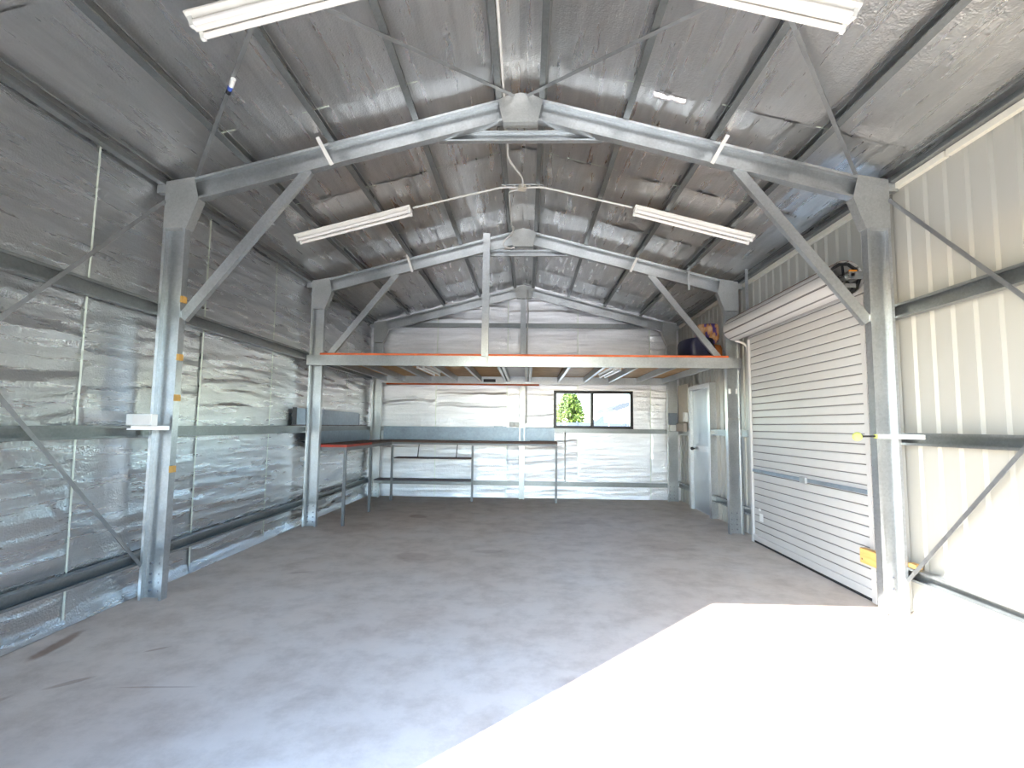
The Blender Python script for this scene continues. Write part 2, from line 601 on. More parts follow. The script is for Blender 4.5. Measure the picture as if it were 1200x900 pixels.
wb = MB()
yb0, yb1 = 10.80, 10.86
for (x0, x1, z0, z1) in [(-3.36, WX0, -0.05, 3.70), (WX1, 3.36, -0.05, 3.70), (WX0, WX1, -0.05, WZ0), (WX0, WX1, WZ1, 3.70)]:
    wb.box((x0, yb0, z0), (x1, yb1, z1))
wb.prism([(-3.36, yb0, 3.70), (3.36, yb0, 3.70), (0, yb0, gable(0.12, 0))], (0, 0.06, 0))
wall_back = struct(wb.build('wall_back', M['clad_out']), 'back gable wall lined with bright silver foil sheets', 'wall')
laps_b = [-3.30, -1.85, -0.344, 1.152, 2.67, 3.30]
for k in range(5):
    x0, x1 = laps_b[k], laps_b[k + 1]

    def db(u, v, k=k, x0=x0, x1=x1):
        e = min(1.0, (x1 + 0.02 - u) / 0.05, (u - x0) / 0.05 + 0.2)
        d = wall_d(u, v, k + 11.7, 1.35, 0.5) * max(0.1, e)
        for gz in (0.31, 1.42, 3.63):
            d *= 1 - 0.6 * math.exp(-((v - gz) / 0.10) ** 2)
        return d + 0.004 * (k % 2)
    top = lambda u: gable(0.10, u)
    a0, a1 = x0 - 0.01, x1 + 0.02
    mb = MB()
    cuts = sorted(set([a0, a1] + [c for c in (WX0, WX1, 0.0) if a0 < c < a1]))
    for c0, c1 in zip(cuts[:-1], cuts[1:]):
        inw = c0 >= WX0 - 1e-6 and c1 <= WX1 + 1e-6
        nu = max(2, int((c1 - c0) / 0.04))
        if inw:
            vs, fs = grid_sheet(lambda u, v: (u, YB, v), (0, -1, 0), c0, c1, 0.004, lambda u: WZ0, nu, 110, db)
            mb.add(vs, fs)
            vs, fs = grid_sheet(lambda u, v: (u, YB, v), (0, -1, 0), c0, c1, WZ1, top, nu, 140, db)
            mb.add(vs, fs)
        else:
            vs, fs = grid_sheet(lambda u, v: (u, YB, v), (0, -1, 0), c0, c1, 0.004, top, nu, 280, db)
            mb.add(vs, fs)
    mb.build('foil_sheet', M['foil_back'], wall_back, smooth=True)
    if k:
        MB().add(*grid_sheet(lambda u, v: (u + 0.006 * math.sin(v * 1.7 + k), YB - 0.012, v), (0, -1, 0), x0 - 0.008, x0 + 0.008, 0.02,
                             lambda u: gable(0.06, u), 1, 40, lambda u, v: 0.004 * abs(noise.noise((v * 3, k, 2))))).build('lap_tape', M['tape'], wall_back) \
            if not (WX0 < x0 < WX1) else \
            (MB().add(*grid_sheet(lambda u, v: (u, YB - 0.012, v), (0, -1, 0), x0 - 0.008, x0 + 0.008, 0.02, lambda u: WZ0 - 0.04, 1, 12,
                                  lambda u, v: 0.0)).add(*grid_sheet(lambda u, v: (u, YB - 0.012, v), (0, -1, 0), x0 - 0.008, x0 + 0.008, WZ1 + 0.04,
                                  lambda u: gable(0.06, u), 1, 20, lambda u, v: 0.0)).build('lap_tape', M['tape'], wall_back))

# ceiling: roof sheeting outside, foil sheets below it on top of the purlins
cl = MB()
for s in (-1, 1):
    cl.prism([(0, 0.9, RAF + 0.17), (s * 3.5, 0.9, RAF + 0.17 - TAN * 3.5), (s * 3.5, 0.9, RAF + 0.20 - TAN * 3.5), (0, 0.9, RAF + 0.20)], (0, 10.1, 0))
ceiling = struct(cl.build('ceiling', M['clad_out']), 'pitched roof lined with silver foil between steel purlins', 'ceiling')
PUR = [0.19, 0.935, 1.69, 2.44, 3.19]
laps_r = [1.20, 2.59, 3.97, 5.35, 6.72, 8.10, 9.48, 10.76]
for s in (-1, 1):
    for k in range(7):
        y0, y1 = laps_r[k], laps_r[k + 1]
        seed = k * 2.3 + (40 if s > 0 else 70)

        def dr(u, v, seed=seed, k=k, y0=y0, y1=y1):
            n = noise.noise
            # sag between the purlins, folds running along the shed
            i = 0
            for a, b in zip([-0.19] + PUR[:-1], PUR):
                if a <= u <= b:
                    t = (u - a) / (b - a)
                    sag = 4 * t * (1 - t)
                    break
            else:
                sag = 0.0
            w = n((v * 0.6, u * 0.9, seed)) * 0.4
            jag = n((v * 2.0, u * 1.5, seed + 7)) * 0.09 + n((v * 7.0, u * 3, seed + 17)) * 0.03
            d = 0.020 * sag * (0.5 + n((v * 0.9, u * 0.4, seed + 2)))
            d += fold(u * 4.1 + w + jag, 3) * 0.020 * max(0, n((v * 0.6, u * 1.2, seed + 4)) + 0.45) * sag
            d += fold(u * 9.0 + w * 1.5 + jag * 1.2, 2) * 0.005 * max(0, n((v * 0.8, u * 1.5, seed + 6)) + 0.4) * sag
            d += n((v * 1.6, u * 1.6, seed + 9)) * 0.010 * sag
            d += n((v * 3.0, u * 14, seed + 12)) * 0.0018
            # puckers where two sheets lap
            e = math.exp(-((v - y0) / 0.10) ** 2) + math.exp(-((v - y1) / 0.10) ** 2)
            d += e * sag * 0.012 * (1 + n((u * 7, v * 2, seed + 15)))
            return d + 0.004 * (k % 2)
        vs, fs = grid_sheet(lambda u, v, s=s: (s * u, v, RAF + 0.106 - TAN * u), (0, 0, -1), 0.0, 3.30, y0 - 0.01, lambda u: y1 + 0.02, 230, 36,
                            dr)
        if s > 0:
            fs = [tuple(reversed(f)) for f in fs]
        MB().add(vs, fs).build('foil_sheet', M['foil_roof'], ceiling, smooth=True)
        if k:
            rng = random.Random(k * 10 + s)
            MB().add(*grid_sheet(lambda u, v, s=s: (s * u, v + 0.012 * math.sin(u * 3 + k), RAF + 0.091 - TAN * u), (0, 0, -1), 0.24, 3.05,
                                 y0 - 0.006, lambda u: y0 + 0.006, 50, 1,
                                 lambda u, v: 0.008 * abs(noise.noise((u * 4, k, s))) - 0.006 * abs(math.cos((u - 0.19) / 0.75 * math.pi)))).build('lap_tape', M['tape'], ceiling)

# right wall: bare ribbed cladding sheets, door openings left free
RD0, RD1, RDZ = 4.60, 7.06, 2.86      # roller door opening
PD0, PD1, PDZ = 8.78, 9.72, 2.20      # personnel door opening
wall_right = struct(MB().box((3.335, YF, 2.95), (3.36, 10.80, 3.68)).box((3.335, YF, -0.05), (3.36, RD0, 2.95)).box((3.335, RD1, -0.05), (3.36, PD0, 2.95))
                    .box((3.335, PD1, -0.05), (3.36, 10.80, 2.95)).box((3.335, PD0, PDZ), (3.36, PD1, 2.95)).box((3.335, RD0, RDZ), (3.36, RD1, 2.95))
                    .build('wall_right', M['clad_out']), 'right wall of bare cream ribbed metal cladding', 'wall')


def clad_sheet(y0, y1, z0, z1):
    """ribbed sheet: wide pans with a raised rib every 195 mm (ribs point outward, seen as grooves from inside)"""
    P = 0.195
    k0 = math.floor((y0 - 4.24) / P)
    pr = [(y0, 0.0)]
    k = k0
    while 4.24 + k * P < y1:
        c = 4.24 + k * P
        for dy, dx in ((-0.028, 0.0), (-0.014, 0.024), (0.014, 0.024), (0.028, 0.0)):
            if y0 < c + dy < y1:
                pr.append((c + dy, dx))
        k += 1
    pr.append((y1, pr[-1][1]))
    n = len(pr)
    vs = [(XW + dx, y, z0) for y, dx in pr] + [(XW + dx, y, z1) for y, dx in pr]
    fs = [(i, i + 1, n + i + 1, n + i) for i in range(n - 1)]
    return MB().add(vs, fs)


sheets = []
e = YF
edges = [1.18, 1.97, 2.75, 3.53, 4.31, 4.60]
for a, b in zip(edges[:-1], edges[1:]):
    sheets.append((a, b, 0.0, 3.72))
for a, b in zip([4.60, 5.09, 5.87, 6.65], [5.09, 5.87, 6.65, 7.06]):
    sheets.append((a, b, RDZ, 3.72))
for a, b in zip([7.06, 7.43, 8.21], [7.43, 8.21, PD0]):
    sheets.append((a, b, 0.0, 3.72))
sheets.append((PD0, PD1, PDZ, 3.72))
sheets.append((PD1, 10.75, 0.0, 3.72))
for a, b, z0, z1 in sheets:
    clad_sheet(a, b, z0, z1).build('cladding_sheet', M['clad'], wall_right)
struct(MB().box((3.235, 1.2, 3.575), (3.275, 3.78, 3.625)).box((3.235, 3.80, 3.575), (3.275, 10.7, 3.625)).build('trim_1', M['trim']), 'cream trim strip along the top of the right wall', 'trim')

# front wall with the open vehicle doorway (behind the camera's frame)
DX0, DX1, DZ = -1.536, 1.72, 2.90
wf = MB()
for (x0, x1, z0, z1) in [(-3.36, DX0, -0.05, 3.70), (DX1, 3.36, -0.05, 3.70), (DX0, DX1, DZ, 3.70)]:
    wf.box((x0, 1.12, z0), (x1, 1.18, z1))
wf.prism([(-3.36, 1.12, 3.70), (3.36, 1.12, 3.70), (0, 1.12, gable(0.12, 0))], (0, 0.06, 0))
struct(wf.build('wall_front', M['clad']), 'front wall with the open vehicle doorway', 'wall')

# ------------------------------------------------------------------ window and what stands behind it
win = MB()
fy0, fy1 = 10.70, 10.80
fr = 0.062
win.box((WX0, fy0, WZ0), (WX1, fy1, WZ0 + fr)).box((WX0, fy0, WZ1 - fr), (WX1, fy1, WZ1))
win.box((WX0, fy0, WZ0 + fr), (WX0 + fr, fy1, WZ1 - fr)).box((WX1 - fr, fy0, WZ0 + fr), (WX1, fy1, WZ1 - fr))
window = struct(win.build('window_1', M['black_alu'], bev=0.006), 'black framed sliding window in the back wall', 'window')
xm = 1.45
sash = MB().box((xm - 0.036, fy0 + 0.012, WZ0 + fr), (xm + 0.036, fy0 + 0.05, WZ1 - fr)).build('sash_stile', M['black_alu'], window)
MB().box((WX0 + fr, fy0 + 0.030, WZ0 + fr), (xm, fy0 + 0.034, WZ1 - fr)).build('pane', M['glass'], window)
MB().box((xm, fy0 + 0.060, WZ0 + fr), (WX1 - fr, fy0 + 0.064, WZ1 - fr)).build('pane', M['glass'], window)

tree = thing('garden_tree', 'yellow-green leafy tree seen through the left window pane', 'tree', (2.38, 27.0, -0.06))
rng = random.Random(3)
tk = MB().tube([(2.38, 27, -0.06), (2.41, 27, 0.8), (2.33, 26.95, 1.6), (2.35, 27, 2.6)], [0.10, 0.08, 0.06, 0.03], 8)
for (dx, dz) in ((-0.5, 2.2), (0.45, 2.1), (0.2, 2.7), (-0.25, 2.9)):
    tk.tube([(2.37, 27, 1.3), (2.37 + dx * 0.5, 27, 1.3 + (dz - 1.3) * 0.6), (2.37 + dx, 27, dz)], [0.05, 0.03, 0.015], 6)
tk.build('trunk', M['bark'], tree)
lf = MB()
for _ in range(6500):
    t = rng.random()
    cz = 1.3 + 1.9 * t
    rad = 0.85 * (1 - abs(t - 0.35) ** 1.2) * math.sqrt(rng.random())
    a = rng.random() * 2 * math.pi
    c = Vector((2.35 + rad * math.cos(a), 27 + rad * math.sin(a), cz + rng.uniform(-0.1, 0.1)))
    if noise.noise(c * 1.6) < -0.3:
        continue
    d1 = Vector((rng.uniform(-1, 1), rng.uniform(-1, 1), rng.uniform(-1, 1))).normalized()
    d2 = d1.cross(Vector((rng.uniform(-1, 1), rng.uniform(-1, 1), 1))).normalized()
    L, W = rng.uniform(0.10, 0.2), rng.uniform(0.03, 0.06)
    lf.add([c, c + d1 * L * 0.5 + d2 * W, c + d1 * L, c + d1 * L * 0.5 - d2 * W], [(0, 1, 2, 3)])
fo = lf.build('foliage', M['leaf'], tree)
fo['kind'] = 'stuff'

house = thing('neighbour_house', 'white house with a grey eave seen through the right window pane', 'house', (8.5, 30, -0.06))
MB().box((5.3, 27.5, -0.06), (12.4, 34, 2.45)).build('house_wall', M['house_wall'], house)
MB().prism([(4.55, 26.9, 2.46), (4.85, 26.9, 2.36), (5.6, 26.9, 2.62), (8.6, 26.9, 3.3), (12.6, 26.9, 2.4), (13.0, 26.9, 2.5), (8.6, 26.9, 3.55), (5.1, 26.9, 2.76)], (0, 7.4, 0)).build('house_roof', M['house_roof'], house)
fence = thing('boundary_fence', 'pale grey-blue sheet fence low behind the window', 'fence', (2.5, 20.0, -0.06))
for k in range(9):
    x0 = 0.2 + k * 0.62
    MB().box((x0, 20.0, -0.06), (x0 + 0.60, 20.03, 1.66)).build('fence_panel', M['fence'], fence)
for k in range(4):
    MB().box((0.16 + k * 1.86, 19.98, -0.06), (0.21 + k * 1.86, 20.05, 1.72)).build('post', M['fence'], fence)
shed2 = MB().prism([(3.30, 24.0, -0.06), (3.85, 24.0, -0.06), (3.85, 24.0, 1.95), (3.65, 24.0, 2.02), (3.30, 24.0, 1.72)], (0, 1.6, 0)).build('garden_shed', M['fence'])
tag(shed2, 'small blue-grey garden shed low in the right window pane', 'shed')
pole = MB().tube([(3.60, 23, -0.06), (3.60, 23, 2.6)], 0.03, 8).build('garden_pole', M['pvc'])
tag(pole, 'thin pale pole standing outside behind the right window pane', 'pole')

# ------------------------------------------------------------------ portal frames
DC, BC = 0.20, 0.076


def portal(y, label, knees=True, tie=True, plate_t=0.004, flys=()):
    t = thing('portal_frame', label, 'steel frame', (0, y, 0), 'galvanised portal frames across the shed')
    for s in (-1, 1):
        MB().csec((s * (XC - DC / 2), y, 0.0), (s * (XC - DC / 2), y, 3.58), (1, 0, 0), (0, 1, 0), DC, BC, 0.024).build('column', M['steel'], t)
        col = t.children[-1]
        for bz in (0.06, 0.13, 0.20, 0.29):
            for dx in (-0.05, 0.03):
                b = MB()
                b.tube([(s * (XC - DC / 2) + dx, y + BC - 0.016, bz), (s * (XC - DC / 2) + dx, y + BC - 0.003, bz)], 0.011, 6)
                b.build('bolt', M['bolt'], col)
        # rafter
        xe = XC - 0.06
        ph = Vector((s * 1, 0, -TAN)).normalized()
        nn = Vector((-s * TAN * -1, 0, 1)).normalized()
        nn = Vector((s * TAN, 0, 1)).normalized()
        p0 = Vector((0, y, RAF - 0.1 * SL))
        p1 = Vector((s * xe, y, raf_z(xe) - 0.1 * SL))
        MB().csec(p0, p1, nn, (0, 1, 0), DC, BC, 0.022).build('rafter', M['steel'], t)
        # haunch plate: front plate with folded sides
        pts = [(XC, 3.23), (XC, 3.655), (2.925, 3.70), (2.878, 3.50), (2.975, 3.23)]
        poly = [(s * a, y - plate_t, b) for a, b in pts]
        hb = MB().prism(poly, (0, plate_t, 0))
        for (a, b), (c, d) in ((pts[3], pts[4]), (pts[4], pts[0])):
            q = Vector((c - a, 0, d - b)).normalized()
            n2 = Vector((q.z, 0, -q.x))
            if n2.x > 0:
                n2 = -n2
            o2 = Vector((a, 0, b))
            hb.prism([(s * a, y - plate_t, b), (s * c, y - plate_t, d), (s * c, y + BC + 0.02, d), (s * a, y + BC + 0.02, b)], (s * n2.x * 0.004, 0, n2.z * 0.004))
        hb.build('haunch_plate', M['steel_plate'], t)
        # cleat stub from the haunch to the eave purlin
        MB().box((s * (XC - 0.005), y - 0.002, 3.55), (s * (XW - 0.02), y + 0.05, 3.627)).build('eave_cleat', M['steel'], t)
        if knees:
            a = Vector((s * 2.955, y + 0.066, 2.44))
            b = Vector((s * 1.93, y + 0.066, 3.735))
            q = (b - a).normalized()
            mb = MB()
            mb.csec(a - q * 0.03, b + q * 0.05, Vector((q.z, 0, -q.x)), (0, -1, 0), 0.085, 0.05, 0.014)
            mb.build('knee_brace', M['steel'], t)
    ap = [(-0.205, 4.405), (-0.10, 4.452), (0, 4.472), (0.10, 4.452), (0.205, 4.405), (0.155, 4.20), (-0.155, 4.20)]
    pl = MB().prism([(a, y - plate_t, b) for a, b in ap], (0, plate_t, 0))
    pl.box((-0.155, y - plate_t, 4.196), (0.155, y + BC + 0.02, 4.20))
    pl.build('apex_plate', M['steel_plate'], t)
    plate = t.children[-1]
    if tie:
        c = MB()
        c.csec((-0.74, y + BC + 0.004, 4.12), (0.74, y + BC + 0.004, 4.12), (0, 0, 1), (0, 1, 0), 0.095, 0.05, 0.014)
        c.build('collar_tie', M['steel'], t)
    for (x0, z0, x1, z1) in flys:
        MB().bar((x0, y - 0.012, z0), (x1, y - 0.012, z1), 0.004, 0.034, (1, 0, 0)).build('fly_brace', M['white'] if abs(z0 - z1) < 0.36 else M['steel'], t)
    return t


f1 = portal(Y1, 'galvanised portal frame nearest the opening, sunlit at its right foot',
            flys=((-1.82, 4.06, -1.675, 3.80), (1.82, 4.06, 1.675, 3.80)))
f2 = portal(Y2, 'middle galvanised portal frame carrying the front of the loft',
            flys=((-1.75, 4.06, -1.66, 3.79), (1.72, 4.06, 1.60, 3.80), (2.46, 3.90, 2.455, 3.53)))
f3 = portal(Y3, 'rear galvanised portal frame against the back wall', knees=False, tie=False)

# ------------------------------------------------------------------ purlins and girts
names_p = ['{} roof purlin from the ridge on the {} slope, galvanised']
ordn = ['first', 'second', 'third', 'fourth']
for s, side in ((-1, 'left'), (1, 'right')):
    for i, x in enumerate(PUR[:4]):
        nn = Vector((s * TAN, 0, 1)).normalized()
        up = Vector((s, 0, -TAN)).normalized()
        base = Vector((s * x, 0, raf_z(x) + 0.002)) + nn * 0.05
        off = -up * 0.025
        a, b = base + off, base + off
        o = MB().csec((a.x, YF + 0.01, a.z), (b.x, 10.74, b.z), nn, up, 0.098, 0.052, 0.014).build('roof_purlin', M['steel_dark'])
        tag(o, 'galvanised roof purlin running along the %s slope, %s from the ridge' % (side, ordn[i]), 'purlin', 'roof purlins')
    o = MB().csec((s * 3.19, YF + 0.01, 3.68), (s * 3.19, 10.74, 3.68), (0, 0, 1), (s, 0, 0), 0.10, 0.06, 0.014).build('eave_purlin', M['steel_dark'])
    tag(o, 'galvanised eave purlin at the top of the %s wall' % ('foil-lined left' if s < 0 else 'cream right'), 'purlin')


def girt(y0, y1, z, s, label, D=0.10):
    o = MB().csec((s * XC, y0, z), (s * XC, y1, z), (0, 0, 1), (s, 0, 0), D, 0.066, 0.02).build('wall_girt', M['steel_dark'])
    return tag(o, label, 'girt', 'wall girts')


girt(YF + 0.01, 10.74, 0.345, -1, 'lowest girt along the foil-lined left wall')
girt(YF + 0.01, 10.74, 1.415, -1, 'middle girt along the left wall, at the height of the white socket')
girt(YF + 0.01, 10.74, 2.50, -1, 'highest girt along the foil-lined left wall', 0.12)
girt(YF + 0.01, 4.57, 0.345, 1, 'lowest girt on the sunlit right wall before the roller door')
girt(YF + 0.01, 4.57, 1.43, 1, 'middle girt on the cream right wall, behind the long white bracket')
girt(YF + 0.01, 4.57, 2.50, 1, 'highest girt on the cream right wall before the roller door', 0.12)
girt(7.10, PD0 - 0.11, 0.345, 1, 'lowest girt on the right wall between roller door and personnel door')
girt(7.10, PD0 - 0.11, 1.43, 1, 'middle girt on the right wall between roller door and personnel door')
girt(PD1 + 0.11, 10.74, 0.345, 1, 'lowest girt on the right wall in the back corner')
girt(PD1 + 0.11, 10.74, 1.40, 1, 'middle girt on the right wall in the back corner under the meter board')
for (x0, x1, z, lab) in ((-3.0, 3.0, 0.31, 'lowest girt along the back wall, behind the benches'), (-3.0, 3.0, 1.415, 'back wall girt right under the black window'),
                         (-2.75, 2.75, 3.635, 'dark gable girt high on the back wall above the loft')):
    o = MB().csec((x0, 10.735, z), (x1, 10.735, z), (0, 0, 1), (0, -1, 0), 0.09, 0.06, 0.014).build('wall_girt', M['steel_dark'])
    tag(o, lab, 'girt', 'wall girts')

post = MB().csec((-0.015, 10.56, 0.0), (-0.015, 10.56, 4.20), (1, 0, 0), (0, 1, 0), 0.11, 0.09, 0.018).build('mullion_post', M['steel'])
tag(post, 'galvanised post rising up the middle of the back wall', 'post')


# ------------------------------------------------------------------ flat brace straps
def strap(p0, p1, up, label):
    o = MB().bar(p0, p1, 0.032, 0.003, up).build('brace_strap', M['strap'])
    return tag(o, label, 'strap', 'flat steel brace straps')


for s, side in ((-1, 'left'), (1, 'right')):
    x = s * 3.17
    strap((x, YF + 0.02, 0.29), (x, Y1 - 0.01, 3.47), (1, 0, 0), 'flat brace strap rising to the %s haunch of the front frame, across the %s wall' % (side, side))
    x -= s * 0.005
    strap((x, YF + 0.02, 3.58), (x, Y1 - 0.005, 0.285), (1, 0, 0), 'flat brace strap running down to the foot of the front frame, %s wall' % side)
    nn = (s * TAN, 0, 1)
    z = lambda q: raf_z(q) - 0.004
    strap((s * 0.05, YF + 0.02, z(0.05)), (s * 2.90, Y1 - 0.01, z(2.90)), nn, 'flat brace strap under the %s roof slope, ending at the haunch' % side)
    strap((s * 2.80, YF + 0.02, z(2.80) - 0.006), (s * 0.06, Y1 - 0.01, z(0.06) - 0.006), nn, 'flat brace strap under the %s roof slope, ending at the front apex plate' % side)
# tag on the left roof strap
tg = thing('strap_tensioner', 'small white, blue and black tensioner on the left roof brace strap', 'tensioner', (-2.005, 3.382, raf_z(2.005) - 0.03))
dv = Vector((-2.85, 3.11, -2.85 * TAN)).normalized()
c0 = Vector((-2.005, 3.382, raf_z(2.005) - 0.022))
c0 = Vector((-(0.05 + (3.382 - 1.2) / 3.102 * 2.85), 3.382, 0))
c0.z = raf_z(c0.x) - 0.024
MB().tube([c0 - dv * 0.075, c0 - dv * 0.0], 0.017, 8).build('white_end', M['sticker_w'], tg)
MB().tube([c0, c0 + dv * 0.04], 0.0172, 8).build('blue_band', M['sticker_b'], tg)
MB().tube([c0 + dv * 0.04, c0 + dv * 0.08], 0.0174, 8).build('black_end', M['black'], tg)


# ------------------------------------------------------------------ fluorescent lights
def batten(c, ax, nrm, label, L=1.42, grp='fluorescent battens'):
    """c: centre of the back face, ax: along the tube, nrm: away from the roof"""
    c, ax, nrm = Vector(c), Vector(ax).normalized(), Vector(nrm).normalized()
    sd = ax.cross(nrm)
    t = thing('fluorescent_light', label, 'light', tuple(c), grp)

    def at(a, b, d):
        return c + ax * a + sd * b + nrm * d
    hs = MB()
    pr = [(-0.085, 0.0), (0.085, 0.0), (0.085, 0.012), (0.03, 0.045), (-0.03, 0.045), (-0.085, 0.012)]
    hs.prism([at(-L / 2, b, d) for b, d in pr], ax * L)
    hs.build('housing', M['white'], t)
    for b in (-0.052, 0.052):
        MB().tube([at(-L / 2 + 0.035, b, 0.062), at(L / 2 - 0.035, b, 0.062)], 0.019, 12).build('tube', M['tube'], t)
    for e in (-1, 1):
        for b in (-0.052, 0.052):
            p = [at(e * (L / 2 - 0.01), b - 0.014, 0.02), at(e * (L / 2 - 0.01), b + 0.014, 0.02), at(e * (L / 2 - 0.01), b + 0.014, 0.085), at(e * (L / 2 - 0.01), b - 0.014, 0.085)]
            MB().prism(p, ax * (-e * 0.024)).build('lamp_holder', M['outlet'], t)
    return t


for s, side in ((-1, 'left'), (1, 'right')):
    up = Vector((s, 0, -TAN))
    dn = Vector((-s * TAN, 0, -1))
    xm_ = 2.02
    for (y, xc, lab) in ((2.84, 1.29, 'twin-tube fluorescent light on the %s roof slope, in the bay nearest the opening'),
                         (5.865, 2.02, 'twin-tube fluorescent light on the %s roof slope, between the front and middle frames')):
        batten((s * xc, y, raf_z(xc) - 0.014), up, dn, lab % side)
batten((-1.67, 8.98, 2.52), (0.04, 1, 0), (0, 0, -1), 'fluorescent light under the loft near the left', 1.3)
batten((1.56, 9.15, 2.52), (-0.05, 1, 0), (0, 0, -1), 'fluorescent light under the loft above the window', 1.3)


# ------------------------------------------------------------------ conduits on the roof
def arc(pts, n=6):
    """Catmull-Rom through the points"""
    P = [Vector(p) for p in pts]
    P = [2 * P[0] - P[1]] + P + [2 * P[-1] - P[-2]]
    out = []
    for i in range(1, len(P) - 2):
        for k in range(n):
            t = k / n
            a, b, c, d = P[i - 1], P[i], P[i + 1], P[i + 2]
            out.append(0.5 * ((2 * b) + (c - a) * t + (2 * a - 5 * b + 4 * c - d) * t * t + (3 * b - 3 * c + d - a) * t ** 3))
    out.append(P[-2])
    return out


jb = thing('junction_box', 'round beige junction box on a batten under the ridge', 'junction box', (0, 5.93, 4.39))
MB().tube([(0, 5.93, 4.40), (0, 5.93, 4.36)], 0.048, 16).build('box_body', M['pvc_box'], jb)
MB().tube([(0, 5.93, 4.361), (0, 5.93, 4.352)], 0.052, 16).build('lid', M['pvc_box'], jb)
br = MB().box((-0.25, 5.915, 4.403), (0.25, 5.955, 4.413)).build('mounting_strip', M['steel'], jb)
for x in (-0.21, -0.09, 0.09, 0.21):
    MB().tube([(x, 5.935, 4.405), (x, 5.935, 4.397)], 0.012, 8).build('screw', M['white'], br)
zr = 4.395
for s, side in ((-1, 'left'), (1, 'right')):
    pts = [(s * 0.05, 5.93, 4.375), (s * 0.22, 5.93, 4.38), (s * 0.40, 5.92, raf_z(0.40) - 0.018), (s * 0.8, 5.90, raf_z(0.8) - 0.018), (s * 1.31, 5.875, raf_z(1.31) - 0.018)]
    o = MB().tube(arc(pts), 0.0125, 8).build('conduit', M['pvc'], None, smooth=True)
    tag(o, 'grey conduit from the junction box to the %s fluorescent light' % side, 'conduit')
zc = 4.447
pts = [(-0.150, 1.25, zc), (-0.150, 3.0, zc), (-0.150, 4.4, zc), (-0.150, 5.15, zc), (-0.145, 5.35, 4.43), (-0.06, 5.55, zr), (0.0, 5.72, 4.39), (0.01, 5.885, 4.375)]
o = MB().tube(arc(pts), 0.0125, 8).build('conduit', M['pvc'], None, smooth=True)
tag(o, 'grey conduit along the left ridge purlin from the opening to the junction box', 'conduit')
pts = [(-0.02, 5.975, 4.372), (-0.09, 6.02, 4.385), (-0.16, 6.1, zr), (-0.165, 6.3, zr), (-0.165, 7.1, zr), (-0.14, 7.2, 4.385), (-0.16, 7.29, 4.34), (-0.27, 7.36, 4.26), (-0.29, 7.385, 4.19), (-0.20, 7.40, 4.15), (-0.12, 7.40, 4.165)]
o = MB().tube(arc(pts), 0.0125, 8).build('conduit', M['pvc'], None, smooth=True)
tag(o, 'grey conduit from the junction box looping down beside the middle apex plate', 'conduit')
pts = [(0.075, 10.5, 4.35), (0.075, 10.52, 4.15), (0.09, 10.52, 3.9), (0.075, 10.53, 3.3), (0.07, 10.54, 2.6), (0.07, 10.55, 1.56)]
o = MB().tube(arc(pts), 0.011, 8).build('conduit', M['pvc'], None, smooth=True)
tag(o, 'grey conduit running down the middle post of the back wall', 'conduit')
o = MB().tube([(0.885, 10.66, 0.35), (0.885, 10.66, 1.40)], 0.012, 8).build('conduit', M['pvc'])
tag(o, 'thin grey conduit on the back wall right of the bench end', 'conduit')

# loose bright foil flap by the right purlin
fl = MB()
fl.add(*grid_sheet(lambda u, v: (u, 4.02 + (v - 0.5) * 0.07, raf_z(u) + 0.075), (0, 0, -1), 1.10, 1.36, 0.0, lambda u: 1.0, 14, 5,
                   lambda u, v: 0.016 * abs(noise.noise((u * 20, v * 3, 3))) + 0.02 * math.sin(math.pi * v)))
fl.build('foil_flap', M['foil_back'], ceiling, smooth=True)

# ------------------------------------------------------------------ roller door
rd = thing('roller_door', 'closed cream roller door with horizontal ribs on the right wall', 'roller door', (3.13, (RD0 + RD1) / 2, 0))
PITCH = 0.0915
y0, y1 = RD0 + 0.02, RD1 - 0.02
XD = 3.135
slat_me = None
z = 0.10
k = 0
prof = [(0.0, 0.004), (0.0, 0.070), (0.003, 0.078), (0.010, 0.080), (0.010, 0.086), (0.003, 0.088), (0.0, PITCH + 0.004)]
while z < 2.80:
    if slat_me is None:
        vs = [(XD + a, y0, b) for a, b in prof] + [(XD + a, y1, b) for a, b in prof]
        n = len(prof)
        fs = [(i, n + i, n + i + 1, i + 1) for i in range(n - 1)]
        o = MB().add([(a, b, c + z) for a, b, c in vs], fs).build('slat', [M['shutter'], M['groove_shade']], rd)
        for i, p in enumerate(o.data.polygons):
            if 2 <= i <= 4:
                p.material_index = 1
        slat_me, sz = o, z
    else:
        c = slat_me.copy()
        COL.objects.link(c)
        c.parent = rd
        c.location = slat_me.location + Vector((0, 0, z - sz))
    z += PITCH
br = MB().box((XD - 0.018, y0, 0.028), (XD + 0.02, y1, 0.104)).build('bottom_rail', M['shutter'], rd, bev=0.006)
MB().box((XD - 0.008, y0, 0.0), (XD + 0.012, y1, 0.028)).build('floor_seal', M['rubber'], rd)
